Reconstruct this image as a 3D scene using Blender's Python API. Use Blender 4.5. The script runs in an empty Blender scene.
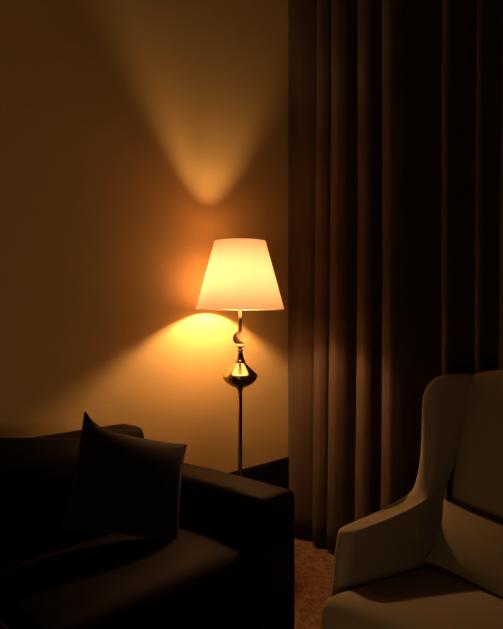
import bpy, bmesh, math, random
from mathutils import Vector, Matrix, Euler
random.seed(7)
sc = bpy.context.scene
COL = sc.collection
PI = math.pi
EYE = 1.25          # camera height
FPX = 620.0         # focal length in pixels of the 629 px high frame

# ---------------------------------------------------------------- helpers
def obj(name, bm, mat, parent=None, smooth=True, subsurf=0):
    bmesh.ops.recalc_face_normals(bm, faces=bm.faces[:])
    me = bpy.data.meshes.new(name)
    bm.to_mesh(me); bm.free()
    if smooth:
        for p in me.polygons: p.use_smooth = True
    me.materials.append(mat)
    o = bpy.data.objects.new(name, me); COL.objects.link(o)
    if parent: o.parent = parent
    if subsurf:
        m = o.modifiers.new('sub', 'SUBSURF'); m.levels = m.render_levels = subsurf
    return o

def thing(name, label, cat, loc=(0, 0, 0), rotz=0.0, group=None):
    o = bpy.data.objects.new(name, None); COL.objects.link(o)
    o.location = loc; o.rotation_euler = (0, 0, rotz)
    o.empty_display_size = 0.1
    return tag(o, label, cat, group)

def tag(o, label, cat, group=None):
    o['label'] = label; o['category'] = cat
    if group: o['group'] = group
    return o

def struct(o, label=None, cat=None):
    o['kind'] = 'structure'
    if label: o['label'] = label
    if cat: o['category'] = cat
    return o

def soft_box(lo, hi, r, n=10, deform=None, bm=None):
    """box with rounded edges of radius r on an even grid; deform(p, q) bends it (q is p in -1..1)."""
    bm = bm or bmesh.new()
    lo, hi = Vector(lo), Vector(hi)
    c, h = (lo + hi) / 2, (hi - lo) / 2
    t = [math.sin((2 * i / n - 1) * PI / 2) for i in range(n + 1)]
    cache = {}
    def vert(i, j, k):
        key = (i, j, k)
        if key not in cache:
            u = Vector((t[i], t[j], t[k]))
            p = Vector((u.x * h.x, u.y * h.y, u.z * h.z))
            q = Vector([max(-(h[a] - r), min(h[a] - r, p[a])) for a in range(3)])
            d = p - q
            if d.length > 1e-9:
                d = d.normalized() * r
            p = q + d
            P = c + p
            if deform: P = deform(P, Vector((p.x / h.x, p.y / h.y, p.z / h.z)))
            cache[key] = bm.verts.new(P)
        return cache[key]
    for a in range(n):
        for b in range(n):
            for s in (0, n):
                for f in (lambda x, y: (s, x, y), lambda x, y: (x, s, y), lambda x, y: (x, y, s)):
                    bm.faces.new([vert(*f(a, b)), vert(*f(a + 1, b)), vert(*f(a + 1, b + 1)), vert(*f(a, b + 1))])
    return bm

def lathe(profile, seg=48, bm=None, center=(0, 0), closed=False):
    """profile: (radius, z) from one end to the other; ends with radius 0 close."""
    bm = bm or bmesh.new()
    rings = []
    for r, z in profile:
        if r < 1e-6:
            rings.append([bm.verts.new((center[0], center[1], z))])
        else:
            rings.append([bm.verts.new((center[0] + r * math.cos(2 * PI * i / seg), center[1] + r * math.sin(2 * PI * i / seg), z)) for i in range(seg)])
    pairs = list(zip(rings, rings[1:]))
    if closed: pairs.append((rings[-1], rings[0]))
    for A, B in pairs:
        for i in range(seg):
            j = (i + 1) % seg
            if len(A) == 1 and len(B) == 1: continue
            if len(A) == 1: bm.faces.new([A[0], B[i], B[j]])
            elif len(B) == 1: bm.faces.new([A[i], A[j], B[0]])
            else: bm.faces.new([A[i], A[j], B[j], B[i]])
    return bm

def loft(sections, cap=True, bm=None):
    bm = bm or bmesh.new()
    R = [[bm.verts.new(p) for p in s] for s in sections]
    m = len(R[0])
    for A, B in zip(R, R[1:]):
        for i in range(m):
            j = (i + 1) % m
            bm.faces.new([A[i], A[j], B[j], B[i]])
    if cap:
        bm.faces.new(R[0]); bm.faces.new(R[-1][::-1])
    return bm

def tube(pts, r, seg=8, bm=None, closed=False):
    bm = bm or bmesh.new()
    pts = [Vector(p) for p in pts]
    n = len(pts); rings = []
    for i, p in enumerate(pts):
        a = pts[(i - 1) % n] if (closed or i) else p
        b = pts[(i + 1) % n] if (closed or i < n - 1) else p
        t = (b - a).normalized()
        up = Vector((0, 0, 1)) if abs(t.z) < .9 else Vector((1, 0, 0))
        x = t.cross(up).normalized(); y = t.cross(x)
        rings.append([bm.verts.new(p + (x * math.cos(2 * PI * k / seg) + y * math.sin(2 * PI * k / seg)) * r) for k in range(seg)])
    pairs = list(zip(rings, rings[1:]))
    if closed: pairs.append((rings[-1], rings[0]))
    for A, B in pairs:
        for k in range(seg):
            j = (k + 1) % seg
            bm.faces.new([A[k], A[j], B[j], B[k]])
    if not closed:
        bm.faces.new(rings[0]); bm.faces.new(rings[-1][::-1])
    return bm

def pillow_bm(w, h, th, n=26, pinch=.10, warp=None, ear=0.0, corner=(0, 0)):
    """throw pillow in the local XZ plane, thickness along Y, corners drawn out, edges curving in."""
    bm = bmesh.new()
    edge = []
    def pos(u, v):
        x = u * w / 2 * (1 - pinch * (1 - v * v)); z = v * h / 2 * (1 - pinch * (1 - u * u))
        k = (abs(u * v)) ** 6
        c = max(0, -u) ** 5 * max(0, v) ** 5          # the upper left corner sticks up furthest
        return x * (1 + ear * k) + corner[0] * c, z * (1 + ear * k) + corner[1] * c
    def thick(u, v):
        return th / 2 * (max(0, 1 - u * u) * max(0, 1 - v * v)) ** .42
    t = [math.sin((2 * i / n - 1) * PI / 2) for i in range(n + 1)]
    front, back = {}, {}
    for i in range(n + 1):
        for j in range(n + 1):
            u, v = t[i], t[j]
            x, z = pos(u, v); d = thick(u, v)
            rim = i in (0, n) or j in (0, n)
            w0 = warp(u, v) if warp else 0
            front[i, j] = bm.verts.new((x, w0 - d, z))
            back[i, j] = front[i, j] if rim else bm.verts.new((x, w0 + d, z))
    for i in range(n):
        for j in range(n):
            bm.faces.new([front[i, j], front[i + 1, j], front[i + 1, j + 1], front[i, j + 1]])
            f = [back[i, j], back[i, j + 1], back[i + 1, j + 1], back[i + 1, j]]
            bm.faces.new(f)
    idx = [(i, 0) for i in range(n)] + [(n, j) for j in range(n)] + [(n - i, n) for i in range(n)] + [(0, n - j) for j in range(n)]
    rimpts = [front[k].co.copy() for k in idx]
    return bm, rimpts

# ---------------------------------------------------------------- materials
def mat_base(name):
    m = bpy.data.materials.new(name); m.use_nodes = True
    nt = m.node_tree
    return m, nt, nt.nodes['Principled BSDF']

def fabric(name, c1, c2, scale=350, rough=.95, bump=.25, sheen=.15, patch=3.0, spec=.15):
    m, nt, b = mat_base(name)
    tc = nt.nodes.new('ShaderNodeTexCoord')
    n1 = nt.nodes.new('ShaderNodeTexNoise'); n1.inputs['Scale'].default_value = scale; n1.inputs['Detail'].default_value = 2
    n2 = nt.nodes.new('ShaderNodeTexNoise'); n2.inputs['Scale'].default_value = patch; n2.inputs['Detail'].default_value = 3
    mx = nt.nodes.new('ShaderNodeMath'); mx.operation = 'MULTIPLY_ADD'; mx.inputs[1].default_value = .45
    mul = nt.nodes.new('ShaderNodeMath'); mul.operation = 'MULTIPLY'; mul.inputs[1].default_value = .55
    ramp = nt.nodes.new('ShaderNodeValToRGB')
    ramp.color_ramp.elements[0].color = (*c1, 1); ramp.color_ramp.elements[1].color = (*c2, 1)
    ramp.color_ramp.elements[0].position = .3; ramp.color_ramp.elements[1].position = .7
    bp = nt.nodes.new('ShaderNodeBump'); bp.inputs['Strength'].default_value = bump; bp.inputs['Distance'].default_value = .002
    L = nt.links.new
    L(tc.outputs['Object'], n1.inputs['Vector']); L(tc.outputs['Object'], n2.inputs['Vector'])
    L(n2.outputs['Fac'], mul.inputs[0]); L(n1.outputs['Fac'], mx.inputs[0]); L(mul.outputs[0], mx.inputs[2])
    L(mx.outputs[0], ramp.inputs[0]); L(ramp.outputs[0], b.inputs['Base Color'])
    L(n1.outputs['Fac'], bp.inputs['Height']); L(bp.outputs[0], b.inputs['Normal'])
    b.inputs['Roughness'].default_value = rough
    b.inputs['Sheen Weight'].default_value = sheen
    b.inputs['Specular IOR Level'].default_value = spec
    return m

def plain(name, c, rough=.5, metal=0.0, spec=.5):
    m, nt, b = mat_base(name)
    b.inputs['Base Color'].default_value = (*c, 1); b.inputs['Roughness'].default_value = rough
    b.inputs['Metallic'].default_value = metal; b.inputs['Specular IOR Level'].default_value = spec
    return m

def wall_mat(name, c1, c2):
    m, nt, b = mat_base(name)
    L = nt.links.new
    tc = nt.nodes.new('ShaderNodeTexCoord')
    mp = nt.nodes.new('ShaderNodeMapping'); mp.inputs['Scale'].default_value = (18, 18, 260)
    n1 = nt.nodes.new('ShaderNodeTexNoise'); n1.inputs['Scale'].default_value = 1.0; n1.inputs['Detail'].default_value = 4
    n2 = nt.nodes.new('ShaderNodeTexNoise'); n2.inputs['Scale'].default_value = 1.6; n2.inputs['Detail'].default_value = 2
    ramp = nt.nodes.new('ShaderNodeValToRGB')
    ramp.color_ramp.elements[0].color = (*c1, 1); ramp.color_ramp.elements[1].color = (*c2, 1)
    ramp.color_ramp.elements[0].position = .3; ramp.color_ramp.elements[1].position = .7
    ad = nt.nodes.new('ShaderNodeMath'); ad.operation = 'MULTIPLY_ADD'; ad.inputs[1].default_value = .5
    ha = nt.nodes.new('ShaderNodeMath'); ha.operation = 'MULTIPLY'; ha.inputs[1].default_value = .5
    bp = nt.nodes.new('ShaderNodeBump'); bp.inputs['Strength'].default_value = .12; bp.inputs['Distance'].default_value = .002
    L(tc.outputs['Object'], mp.inputs['Vector']); L(mp.outputs[0], n1.inputs['Vector']); L(tc.outputs['Object'], n2.inputs['Vector'])
    L(n2.outputs['Fac'], ha.inputs[0]); L(n1.outputs['Fac'], ad.inputs[0]); L(ha.outputs[0], ad.inputs[2])
    L(ad.outputs[0], ramp.inputs[0]); L(ramp.outputs[0], b.inputs['Base Color'])
    L(n1.outputs['Fac'], bp.inputs['Height']); L(bp.outputs[0], b.inputs['Normal'])
    b.inputs['Roughness'].default_value = .9; b.inputs['Specular IOR Level'].default_value = .1
    return m

def carpet_mat(name):
    m, nt, b = mat_base(name)
    L = nt.links.new
    tc = nt.nodes.new('ShaderNodeTexCoord')
    n1 = nt.nodes.new('ShaderNodeTexNoise'); n1.inputs['Scale'].default_value = 55; n1.inputs['Detail'].default_value = 3
    n2 = nt.nodes.new('ShaderNodeTexVoronoi'); n2.inputs['Scale'].default_value = 22
    ramp = nt.nodes.new('ShaderNodeValToRGB')
    e = ramp.color_ramp.elements
    e[0].color = (.092, .050, .030, 1); e[0].position = .36
    e[1].color = (.24, .145, .09, 1); e[1].position = .66
    ad = nt.nodes.new('ShaderNodeMath'); ad.operation = 'MULTIPLY_ADD'; ad.inputs[1].default_value = .8
    ha = nt.nodes.new('ShaderNodeMath'); ha.operation = 'MULTIPLY'; ha.inputs[1].default_value = .25
    bp = nt.nodes.new('ShaderNodeBump'); bp.inputs['Strength'].default_value = .6; bp.inputs['Distance'].default_value = .006
    n3 = nt.nodes.new('ShaderNodeTexNoise'); n3.inputs['Scale'].default_value = 240
    L(tc.outputs['Object'], n1.inputs['Vector']); L(tc.outputs['Object'], n2.inputs['Vector']); L(tc.outputs['Object'], n3.inputs['Vector'])
    L(n2.outputs['Distance'], ha.inputs[0]); L(n1.outputs['Fac'], ad.inputs[0]); L(ha.outputs[0], ad.inputs[2])
    L(ad.outputs[0], ramp.inputs[0]); L(ramp.outputs[0], b.inputs['Base Color'])
    L(n3.outputs['Fac'], bp.inputs['Height']); L(bp.outputs[0], b.inputs['Normal'])
    b.inputs['Roughness'].default_value = 1; b.inputs['Specular IOR Level'].default_value = .05
    return m

def shade_mat(name):
    m, nt, b = mat_base(name)
    nt.nodes.remove(b)
    L = nt.links.new
    out = nt.nodes['Material Output']
    tc = nt.nodes.new('ShaderNodeTexCoord')
    n1 = nt.nodes.new('ShaderNodeTexNoise'); n1.inputs['Scale'].default_value = 160
    ramp = nt.nodes.new('ShaderNodeValToRGB')
    ramp.color_ramp.elements[0].color = (.92, .69, .55, 1); ramp.color_ramp.elements[1].color = (.96, .73, .60, 1)
    d = nt.nodes.new('ShaderNodeBsdfDiffuse'); t = nt.nodes.new('ShaderNodeBsdfTranslucent')
    mx = nt.nodes.new('ShaderNodeMixShader'); mx.inputs[0].default_value = SHADE_T
    L(tc.outputs['Object'], n1.inputs['Vector']); L(n1.outputs['Fac'], ramp.inputs[0])
    L(ramp.outputs[0], d.inputs['Color']); L(ramp.outputs[0], t.inputs['Color'])
    L(d.outputs[0], mx.inputs[1]); L(t.outputs[0], mx.inputs[2]); L(mx.outputs[0], out.inputs['Surface'])
    return m

def emit_mat(name, c, s):
    m, nt, b = mat_base(name)
    nt.nodes.remove(b)
    e = nt.nodes.new('ShaderNodeEmission'); e.inputs['Color'].default_value = (*c, 1); e.inputs['Strength'].default_value = s
    nt.links.new(e.outputs[0], nt.nodes['Material Output'].inputs['Surface'])
    m.cycles.emission_sampling = 'FRONT'
    return m

def glass_mat(name):
    m, nt, b = mat_base(name)
    b.inputs['Base Color'].default_value = (1, .97, .92, 1); b.inputs['Roughness'].default_value = .02
    b.inputs['Transmission Weight'].default_value = 1; b.inputs['IOR'].default_value = 1.5
    return m

FILL_W = 32
SHADE_T = .085
M_WALL = wall_mat('beige_wallpaper', (.64, .47, .21), (.70, .52, .23))
M_CEIL = plain('ceiling_paint', (.12, .11, .10), .9, 0, .1)
M_WOOD = plain('dark_skirting_wood', (.005, .0035, .0025), .6, 0, .1)
M_CARPET = carpet_mat('speckled_brown_carpet')
M_CURTAIN = fabric('brown_drape', (.036, .024, .013), (.048, .032, .018), 300, .9, .15, .1, 5)
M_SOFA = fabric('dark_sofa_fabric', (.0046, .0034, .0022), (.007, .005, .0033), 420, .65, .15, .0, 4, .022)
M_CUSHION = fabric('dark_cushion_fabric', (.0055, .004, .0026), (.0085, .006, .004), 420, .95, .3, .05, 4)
M_CHAIR = fabric('taupe_armchair_fabric', (.215, .18, .12), (.26, .22, .145), 500, .95, .25, .1, 3)
M_LUMBAR = fabric('taupe_lumbar_fabric', (.155, .132, .088), (.19, .162, .106), 500, .95, .25, .1, 3)
M_LEG = plain('dark_leg_wood', (.02, .012, .008), .45)
M_SHADE = shade_mat('cream_lamp_shade_cloth')
M_BULB = emit_mat('warm_bulb', (1.0, .515, .20), 1350)
M_BRASS = plain('polished_bronze_metal', (.62, .52, .36), .14, 1)
M_POLE = plain('bronze_pole_metal', (.30, .23, .14), .26, 1)
M_GLASS = glass_mat('clear_glass')
M_SOCKET = plain('socket_metal', (.5, .42, .3), .35, 1)

# ---------------------------------------------------------------- room
CORNER = Vector((.21, 3.55, 0))
WD = Vector((.677, .735, 0)).normalized()      # along the lamp wall, away from the camera
WN = Vector((.735, -.677, 0)).normalized()     # lamp wall, into the room
UD = WN.copy()                                 # along the curtain wall, towards the camera
UN = -WD                                       # curtain wall, into the room
CEIL = 3.25
BACKOFF = .20                                  # wall behind the curtain

def slab(name, pts, z0, z1, mat):
    bm = bmesh.new()
    lo = [bm.verts.new((p.x, p.y, z0)) for p in pts]; hi = [bm.verts.new((p.x, p.y, z1)) for p in pts]
    n = len(pts)
    bm.faces.new(lo); bm.faces.new(hi)
    for i in range(n): bm.faces.new([lo[i], lo[(i + 1) % n], hi[(i + 1) % n], hi[i]])
    return obj(name, bm, mat, smooth=False)

RC = CORNER + WD * BACKOFF                     # true room corner
A0 = RC - WD * 5.2; B0 = RC + UD * 4.6
far = A0 + UD * 4.6
struct(slab('floor', [RC - WN * .1 + WD * .1, A0 - WN * .1, far, B0 + WD * .1], -.1, 0, M_CARPET), 'brown speckled carpet floor between sofa and armchair', 'floor')
struct(slab('ceiling', [RC - WN * .1 + WD * .1, A0 - WN * .1, far, B0 + WD * .1], CEIL, CEIL + .1, M_CEIL), 'plain ceiling above the room', 'ceiling')
struct(slab('wall_left', [RC, A0, A0 - WN * .1, RC - WN * .1], 0, CEIL, M_WALL), 'beige wall lit by the floor lamp', 'wall')
struct(slab('wall_right', [RC - WN * .1, B0, B0 + WD * .1, RC - WN * .1 + WD * .1], 0, CEIL, M_WALL), 'wall behind the brown curtain', 'wall')
sk = bmesh.new()
bb = [(0, 0), (.018, 0), (.018, .425), (.012, .435), (0, .435)]
loft([[A0 + WN * a + Vector((0, 0, z)) for a, z in bb], [RC + WN * a + Vector((0, 0, z)) for a, z in bb]], bm=sk)
struct(obj('baseboard_left', sk, M_WOOD, smooth=False), 'tall dark wooden skirting panel along the lamp wall behind sofa', 'baseboard')

# ---------------------------------------------------------------- curtain
def u_of_px(x, off):
    """distance along the curtain of a vertical fold that the photo shows at column x."""
    a = (x - 251.5) / FPX
    o = CORNER + UN * off
    return (o.y * a - o.x) / (UD.x - UD.y * a)

# lit pleat fronts: column where each starts and ends, how far it stands out, how deep the fold after it runs
strips = [(292, 308, .05, -.02), (313.5, 324, .085, -.06), (328, 340, .10, -.08), (355, 368, .115, -.10), (380, 394, .12, -.11), (441, 450, .11, -.10), (475, 482, .11, -.10), (500, 508, .11, -.06)]
ctrl = []
for n_, (a, b, h, v) in enumerate(strips):
    ua, ub = u_of_px(a, h), u_of_px(b, h)
    if n_ == 0: ctrl.append((0.0, .0))
    else: ctrl.append((max(ctrl[-1][0] + .012, ua - .022), strips[n_ - 1][3]))
    ctrl += [(max(ua, ctrl[-1][0] + .012), h - .012), (ua + (ub - ua) * .45 + .008, h), (max(ub, ua + .035), h - .022)]
u = ctrl[-1][0]
while u < 3.6:
    d = random.uniform(.13, .20); h = random.uniform(.09, .12)
    ctrl += [(u + d * .45, -.06), (u + d * .55, h - .012), (u + d * .75, h), (u + d, h - .022)]
    u += d
# monotone cubic through the control points
xs = [p[0] for p in ctrl]; ys = [p[1] for p in ctrl]
dl = [(ys[i + 1] - ys[i]) / (xs[i + 1] - xs[i]) for i in range(len(xs) - 1)]
ms = [dl[0]] + [0 if dl[i - 1] * dl[i] <= 0 else 2 * dl[i - 1] * dl[i] / (dl[i - 1] + dl[i]) for i in range(1, len(dl))] + [dl[-1]]
import bisect
def curtain_w(u, z):
    u = u + (.006 * math.sin(z * 1.3 + u * 5) - .012 * (z - 1.0) / 2) * min(1, u / .1)
    u = max(0.0, u)
    i = max(0, min(len(xs) - 2, bisect.bisect_right(xs, u) - 1))
    h = xs[i + 1] - xs[i]; t = (u - xs[i]) / h
    return ((2 * t ** 3 - 3 * t * t + 1) * ys[i] + (t ** 3 - 2 * t * t + t) * h * ms[i] + (3 * t * t - 2 * t ** 3) * ys[i + 1] + (t ** 3 - t * t) * h * ms[i + 1])
bm = bmesh.new()
NU, NZ = 1100, 22
U0, U1 = .004, 3.5
g = []
for k in range(NZ + 1):
    z = .012 + (CEIL - .016) * k / NZ
    row = []
    for i in range(NU + 1):
        uu = U0 + (U1 - U0) * i / NU
        w = curtain_w(uu, z)
        P = CORNER + UD * uu + UN * w
        row.append(bm.verts.new((P.x, P.y, z)))
    g.append(row)
for k in range(NZ):
    for i in range(NU):
        bm.faces.new([g[k][i], g[k][i + 1], g[k + 1][i + 1], g[k + 1][i]])
cur = obj('curtain', bm, M_CURTAIN)
so = cur.modifiers.new('cloth', 'SOLIDIFY'); so.thickness = .004; so.offset = 0
tag(cur, 'long dark brown pleated curtain hanging behind the armchair', 'curtain')

# ---------------------------------------------------------------- floor lamp
LX, LY = -.0540, 2.92
S = FPX / LY
zy = lambda y: EYE - (y - 314.5) / S
lamp = thing('floor_lamp', 'lit floor lamp with cream cone shade, glass ball and bronze teardrop on a thin pole', 'lamp', (LX, LY, 0))
ZT, ZB, RT, RB = 1.596, 1.272, .120, .2085
BZ = 1.40
BOFF = -WN * .031                              # the bulb leans towards the wall
bm = bmesh.new()
e = .0012
def sh_r(z): return RB + (RT - RB) * (z - ZB) / (ZT - ZB)
n = 14
lathe([(sh_r(ZB + (ZT - ZB) * i / n), ZB + (ZT - ZB) * i / n) for i in range(n + 1)], 96, bm)
shade = obj('lamp_shade', bm, M_SHADE, lamp)
# wire ring and spokes holding the shade
bm = bmesh.new()
zr = ZB + .012
def shade_ring(zz, b):
    rr = sh_r(zz) - .0005
    return tube([(rr * math.cos(2 * PI * i / 64), rr * math.sin(2 * PI * i / 64), zz) for i in range(64)], .0016, 6, b, True)
obj('shade_ring', shade_ring(ZB + .001, None), M_SOCKET, shade)
shade_ring(ZT - .001, bm)
zs = ZT - .03
for k in range(3):
    a = 2 * PI * k / 3 + .5
    tube([(.008 * math.cos(a), .008 * math.sin(a), zs), (sh_r(ZT) * math.cos(a), sh_r(ZT) * math.sin(a), ZT - .002)], .0014, 6, bm)
obj('shade_frame', bm, M_SOCKET, shade)
# bulb and socket
bm = bmesh.new()
prof = [(0, BZ + .034)] + [(.023 * math.sin(PI * t), BZ + .004 + .030 * math.cos(PI * t)) for t in [i / 10 for i in range(1, 8)]] + [(.016, BZ - .028), (.0125, BZ - .036), (0, BZ - .036)]
lathe(prof, 24, bm)
bu = obj('bulb', bm, M_BULB, lamp); bu.location = BOFF
bm = lathe([(0, BZ - .0365), (.0125, BZ - .0365), (.0125, BZ - .060), (.016, BZ - .062), (.016, BZ - .075), (.009, BZ - .080), (0, BZ - .080)], 24)
so_k = obj('socket', bm, M_SOCKET, lamp); so_k.location = BOFF
obj('socket_arm', tube([(0, 0, BZ - .118), BOFF * .3 + Vector((0, 0, BZ - .110)), BOFF * .85 + Vector((0, 0, BZ - .095)), BOFF + Vector((0, 0, BZ - .078))], .006, 12), M_SOCKET, lamp)
# harp carrying the shade ring
bm = bmesh.new()
hp = []
for i in range(25):
    t = i / 24 * PI
    hp.append((.055 * math.sin(t) ** .7 if 0 < t < PI else 0.0, 0, BZ - .07 + (zs - BZ + .07) * (1 - math.cos(t)) / 2))
for s in (1, -1):
    tube([(s * max(x, .012 if i == 0 else 0), 0, z) for i, (x, y, z) in enumerate(hp)], .0013, 6, bm)
obj('harp', bm, M_SOCKET, lamp)
px = lambda p: p / S
z_ball, r_ball = zy(338.3), px(7.4)
# upper pole, glass ball, collars, teardrop body, lower pole, base
obj('pole', lathe([(0, BZ - .11), (.0085, BZ - .11), (.0085, z_ball + r_ball * .97), (0, z_ball + r_ball * .97)], 24), M_POLE, lamp)
bp = [(r_ball * math.sin(PI * i / 24), z_ball - r_ball * math.cos(PI * i / 24)) for i in range(25)]
obj('glass_ball', lathe(bp, 48), M_GLASS, lamp)
zc = z_ball - r_ball
obj('collar', lathe([(0, zc + .002), (px(3.2), zc + .002), (px(4.6), zc - .001), (px(4.6), zc - .006), (px(2.4), zc - .009), (0, zc - .009)], 32), M_BRASS, lamp)
z2 = zy(350)
obj('collar', lathe([(0, zc - .009), (px(2.0), zc - .009), (px(2.0), z2 + .004), (px(3.4), z2 + .003), (px(3.4), z2 - .004), (0, z2 - .005)], 32), M_BRASS, lamp)
body = [(350.6, 0), (350.6, 2.4), (353, 2.7), (356, 3.3), (359, 4.2), (360.6, 4.9), (361.4, 5.5), (362.2, 5.5), (362.6, 4.9), (363.2, 5.6), (364.5, 7.2), (367, 9.6), (369.5, 12.2), (372, 14.9), (374, 17.0), (374.9, 17.7), (375.8, 17.9), (376.6, 17.6)]
obj('teardrop_body', lathe([(px(r), zy(y)) for y, r in body] + [(0, zy(376.6))], 64), M_BRASS, lamp)
bowl = [(376.6, 0), (376.6, 17.3), (377.8, 17.1), (379.6, 16.2), (381.6, 14.6), (383.6, 12.4), (385.4, 9.6), (386.9, 6.4), (387.9, 3.9), (388.6, 3.0), (390, 2.9), (390, 0)]
obj('bowl', lathe([(px(r), zy(y)) for y, r in bowl], 64), M_POLE, lamp)
obj('pole', lathe([(0, zy(389.8)), (.0105, zy(389.8)), (.0105, .03), (0, .03)], 24), M_POLE, lamp)
obj('base', lathe([(0, .034), (.02, .034), (.026, .030), (.06, .024), (.118, .020), (.126, .016), (.128, .008), (.126, 0), (0, 0)], 64), M_POLE, lamp)

# ---------------------------------------------------------------- sofa
SR = math.atan2(WD.y, WD.x)
SL, SD = 1.95, .835
corner = Vector((.162, 2.208, 0))              # outer front corner of the arm by the lamp
sx, sy = WD, -WN
sc0 = corner - sx * (SL / 2) + sy * (SD / 2)
sofa = thing('sofa', 'dark brown fabric sofa with low square arms against the lamp wall', 'sofa', (sc0.x, sc0.y, 0), SR)
AW, AH, SH = .168, .625, .465
X0, X1, Y0, Y1 = -SL / 2, SL / 2, -SD / 2, SD / 2
def arm_def(sgn):
    def f(P, q):
        P = P.copy()
        if q.z > .5: P.z += .006 * (1 - q.y * q.y) + .004 * (1 - q.x * q.x)
        return P
    return f
for s in (1, -1):
    lo = (X1 - AW, Y0, .06) if s > 0 else (X0, Y0, .06)
    hi = (X1, Y1 - .05, AH) if s > 0 else (X0 + AW, Y1 - .05, AH)
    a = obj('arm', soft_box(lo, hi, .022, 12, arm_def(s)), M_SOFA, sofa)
    # welt along the upper edge
    xi = X1 - AW + .006 if s > 0 else X0 + AW - .006
    yy = [Y0 + .02 + (SD - .2) * i / 12 for i in range(13)]
    obj('piping', tube([(xi, y, AH - .005) for y in yy], .004, 6), M_SOFA, a)
def back_def(P, q):
    P = P.copy()
    if q.z > 0: P.y += .04 * q.z
    return P
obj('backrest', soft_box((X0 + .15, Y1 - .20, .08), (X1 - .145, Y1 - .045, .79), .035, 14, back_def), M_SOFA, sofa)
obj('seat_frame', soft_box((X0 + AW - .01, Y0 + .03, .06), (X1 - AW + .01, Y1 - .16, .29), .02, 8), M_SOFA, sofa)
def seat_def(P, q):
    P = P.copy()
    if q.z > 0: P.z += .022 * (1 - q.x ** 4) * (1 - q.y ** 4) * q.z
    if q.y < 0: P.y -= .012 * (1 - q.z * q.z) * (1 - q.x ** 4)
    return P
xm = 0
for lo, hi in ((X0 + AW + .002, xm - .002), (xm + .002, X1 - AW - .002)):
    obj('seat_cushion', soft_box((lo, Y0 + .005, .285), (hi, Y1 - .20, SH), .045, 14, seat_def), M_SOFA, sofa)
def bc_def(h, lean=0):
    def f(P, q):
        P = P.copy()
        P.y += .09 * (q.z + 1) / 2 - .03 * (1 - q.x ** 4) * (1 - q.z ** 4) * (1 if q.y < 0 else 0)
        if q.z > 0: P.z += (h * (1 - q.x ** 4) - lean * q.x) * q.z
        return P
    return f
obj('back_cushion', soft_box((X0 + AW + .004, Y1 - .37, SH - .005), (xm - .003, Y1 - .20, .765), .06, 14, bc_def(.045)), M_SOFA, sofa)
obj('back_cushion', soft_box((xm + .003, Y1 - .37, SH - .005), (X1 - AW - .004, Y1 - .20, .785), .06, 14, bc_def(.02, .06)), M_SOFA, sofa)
for x in (X0 + .07, X1 - .07):
    for y in (Y0 + .07, Y1 - .12):
        obj('leg', lathe([(0, .062), (.026, .062), (.019, 0), (0, 0)], 16), M_LEG, sofa).location = (x, y, 0)

# throw pillow leaning in the corner of the sofa
pbm, rim = pillow_bm(.385, .335, .14, 26, .035, lambda u, v: .012 * u * v, ear=.03, corner=(.004, .042))
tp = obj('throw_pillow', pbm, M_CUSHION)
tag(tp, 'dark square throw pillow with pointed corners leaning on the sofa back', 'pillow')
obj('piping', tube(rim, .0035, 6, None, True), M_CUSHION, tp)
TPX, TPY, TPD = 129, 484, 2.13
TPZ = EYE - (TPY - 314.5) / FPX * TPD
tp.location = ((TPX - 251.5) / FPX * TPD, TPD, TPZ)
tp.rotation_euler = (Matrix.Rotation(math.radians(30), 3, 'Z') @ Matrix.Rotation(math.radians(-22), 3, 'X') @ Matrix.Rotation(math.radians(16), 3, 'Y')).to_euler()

# ---------------------------------------------------------------- wing armchair
CF = Vector((-.70, -.714, 0)).normalized()     # faces the sofa
cy = -CF; cx = Vector((cy.y, -cy.x, 0))
CO = Vector((.219, 1.717, 0))
HALF = .265
cc = CO + cx * HALF + cy * .34
CR = math.atan2(cx.y, cx.x)
chair = thing('wing_armchair', 'taupe upholstered wingback armchair in front of the brown curtain', 'armchair', (cc.x, cc.y, 0), CR)
def L(x, y, z): return Vector((x - HALF, y - .34, z))     # chair frame: x=0 inner face of the visible arm, y=0 seat front
pairs = [((-.03, .15), (.56, .15)), ((-.025, .28), (.585, .28)), ((.018, .36), (.61, .36)), ((.066, .44), (.63, .43)),
         ((.082, .53), (.645, .49)), ((.094, .582), (.655, .53)), ((.099, .603), (.66, .545)), ((.104, .611), (.662, .555)), ((.114, .615), (.664, .565)), ((.14, .616), (.668, .585)),
         ((.24, .617), (.68, .62)), ((.36, .612), (.69, .65)), ((.45, .611), (.70, .675)), ((.505, .622), (.708, .70)), ((.545, .650), (.716, .73)),
         ((.570, .71), (.727, .77)), ((.582, .77), (.740, .82)), ((.586, .84), (.757, .87)), ((.585, .91), (.775, .925)),
         ((.588, .955), (.787, .96)), ((.603, .99), (.797, .993)), ((.63, 1.016), (.803, 1.015)), ((.66, 1.028), (.803, 1.028)), ((.69, 1.034), (.795, 1.034)), ((.72, 1.036), (.77, 1.036))]
def smooth01(t): t = max(0, min(1, t)); return t * t * (3 - 2 * t)
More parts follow.
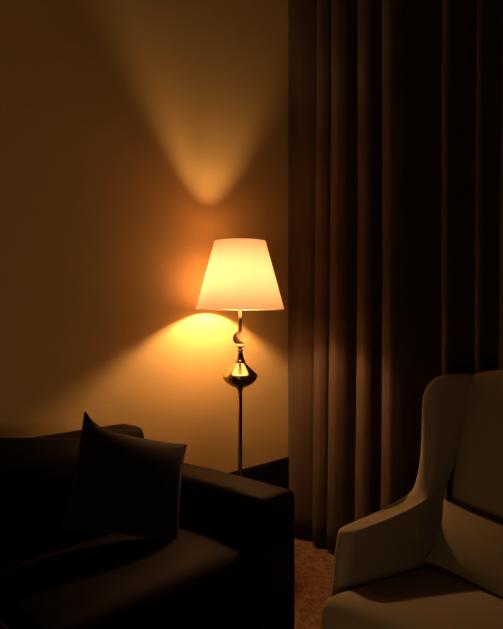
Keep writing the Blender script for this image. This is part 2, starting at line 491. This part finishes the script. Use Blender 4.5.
def side_mesh(mirror):
    T = .056
    secs = []
    npair = len(pairs)
    M = 22
    for idx, (F, B) in enumerate(pairs):
        F = Vector(F); B = Vector(B)
        ln = (B - F).length
        top = max(0, (idx - (npair - 5)) / 4)
        tk = T * math.sqrt(max(.02, 1 - top ** 2 * .97))
        r = min(tk / 2, ln * .45)
        ss = []
        for i in range(M + 1):
            c = -math.cos(PI * i / M)
            ss.append(.5 + .5 * c)
        loop = []
        def half(s):
            d = s * ln
            if d < r: return tk / 2 * math.sqrt(max(0, 1 - (1 - d / r) ** 2))
            if ln - d < r: return tk / 2 * math.sqrt(max(0, 1 - (1 - (ln - d) / r) ** 2))
            return tk / 2
        pts = []
        for s in ss:
            p = F.lerp(B, s)
            k = smooth01((p.y - .58) / .22)
            w = -.028 - .012 * (1 - smooth01(p.x / .3)) * smooth01((p.y - .3) / .3)
            wing = -.030 + .055 * smooth01((p.x - .58) / .22)
            w = w * (1 - k) + wing * k
            puff = .008 * math.sin(PI * s)
            pts.append((w, p, half(s) + (puff if half(s) > 0 else 0)))
        for w, p, hh in pts: loop.append(L(w + hh, p.x, p.y))
        for w, p, hh in pts[-2:0:-1]: loop.append(L(w - hh, p.x, p.y))
        if mirror: loop = [Vector((-v.x, v.y, v.z)) for v in loop]
        secs.append(loop)
    return loft(secs)
for mir in (False, True):
    o = obj('arm_with_wing', side_mesh(mir), M_CHAIR, chair, subsurf=1)
def cback_def(P, q):
    P = P.copy()
    t = (q.z + 1) / 2
    y = P.y + .19 * t ** 1.15
    if q.y < 0: y -= .025 * (1 - q.x ** 4) * (1 - q.z ** 4)
    z = P.z + (.022 * (1 - q.x ** 2) * max(0, q.z))
    return L(P.x + HALF, y, z)
o = obj('backrest', soft_box((-HALF + .026, .575, .40), (HALF - .026, .72, 1.035), .04, 18, lambda P, q: cback_def(P, q)), M_CHAIR, chair)
obj('seat_frame', soft_box((-HALF - .01, -.06, .14), (HALF + .01, .62, .315), .03, 10, lambda P, q: L(P.x + HALF, P.y, P.z)), M_CHAIR, chair)
def cseat_def(P, q):
    z = P.z + (.012 * (1 - q.x ** 4) * (1 - q.y ** 4) - .046 * q.y if q.z > 0 else 0)
    y = P.y - (.015 * (1 - q.z ** 2) if q.y < 0 else 0)
    return L(P.x + HALF, y, z)
so_ = obj('seat_cushion', soft_box((-HALF + .004, -.055, .30), (HALF - .004, .585, .447), .035, 16, cseat_def), M_CHAIR, chair)
def rect_rim(x0, x1, y0, y1, z, r=.035, n=6):
    out = []
    for (cx_, cy_, a0) in ((x1 - r, y1 - r, 0), (x0 + r, y1 - r, 90), (x0 + r, y0 + r, 180), (x1 - r, y0 + r, 270)):
        for i in range(n + 1):
            a = math.radians(a0 + 90 * i / n)
            out.append(L(cx_ + r * math.cos(a) + HALF, cy_ + r * math.sin(a), z))
    return out
for xx in (.02, 2 * HALF - .02):
    for yy in (-.01, .56):
        t = 1 if yy < .3 else -1
        bm = bmesh.new()
        loft([[L(xx + a * w, yy + b * w - (0 if t > 0 else -.05) * (1 - z / .15), z) for a, b in ((-1, -1), (1, -1), (1, 1), (-1, 1))] for z, w in ((0, .014), (.08, .019), (.15, .024))], bm=bm)
        obj('leg', bm, M_LEG, chair, smooth=False)
# lumbar pillow in the armchair
lbm, lrim = pillow_bm(.46, .195, .105, 24, .06, None, ear=.04)
lp = obj('lumbar_pillow', lbm, M_LUMBAR)
tag(lp, 'small taupe lumbar pillow lying across the armchair seat', 'pillow')
obj('piping', tube(lrim, .0032, 6, None, True), M_LUMBAR, lp)
pp = CO + cx * .285 + cy * .462
lp.location = (pp.x - .022, pp.y - .012, .530)
lp.rotation_euler = (Matrix.Rotation(CR - math.radians(14), 3, 'Z') @ Matrix.Rotation(math.radians(-22), 3, 'X') @ Matrix.Rotation(math.radians(3), 3, 'Y')).to_euler()

# ---------------------------------------------------------------- dim unseen fill light, added behind the camera to brighten the chair interior
pl = bpy.data.lights.new('fill_light', 'POINT'); pl.energy = FILL_W; pl.color = (1, .58, .27); pl.shadow_soft_size = .25
po = bpy.data.objects.new('fill_light', pl); COL.objects.link(po); po.location = (-.6, -.9, .95)

# ---------------------------------------------------------------- camera, world, colour
cam = bpy.data.cameras.new('camera'); co = bpy.data.objects.new('camera', cam); COL.objects.link(co)
co.location = (0, 0, EYE); co.rotation_euler = (PI / 2, 0, 0)
cam.sensor_fit = 'VERTICAL'; cam.sensor_height = 24; cam.sensor_width = 24 * 503 / 629
cam.lens = FPX / 629 * 24; cam.clip_start = .02
sc.camera = co
w = bpy.data.worlds.new('dim_room'); sc.world = w; w.use_nodes = True
w.node_tree.nodes['Background'].inputs['Color'].default_value = (1, .6, .25, 1)
w.node_tree.nodes['Background'].inputs['Strength'].default_value = .002
sc.view_settings.view_transform = 'Standard'; sc.view_settings.look = 'None'
sc.view_settings.exposure = 0; sc.view_settings.gamma = 1
sc.view_settings.use_curve_mapping = False
cy_ = sc.cycles
cy_.use_denoising = True
cy_.max_bounces = 10; cy_.diffuse_bounces = 6; cy_.transmission_bounces = 8
cy_.sample_clamp_indirect = 3; cy_.caustics_refractive = True
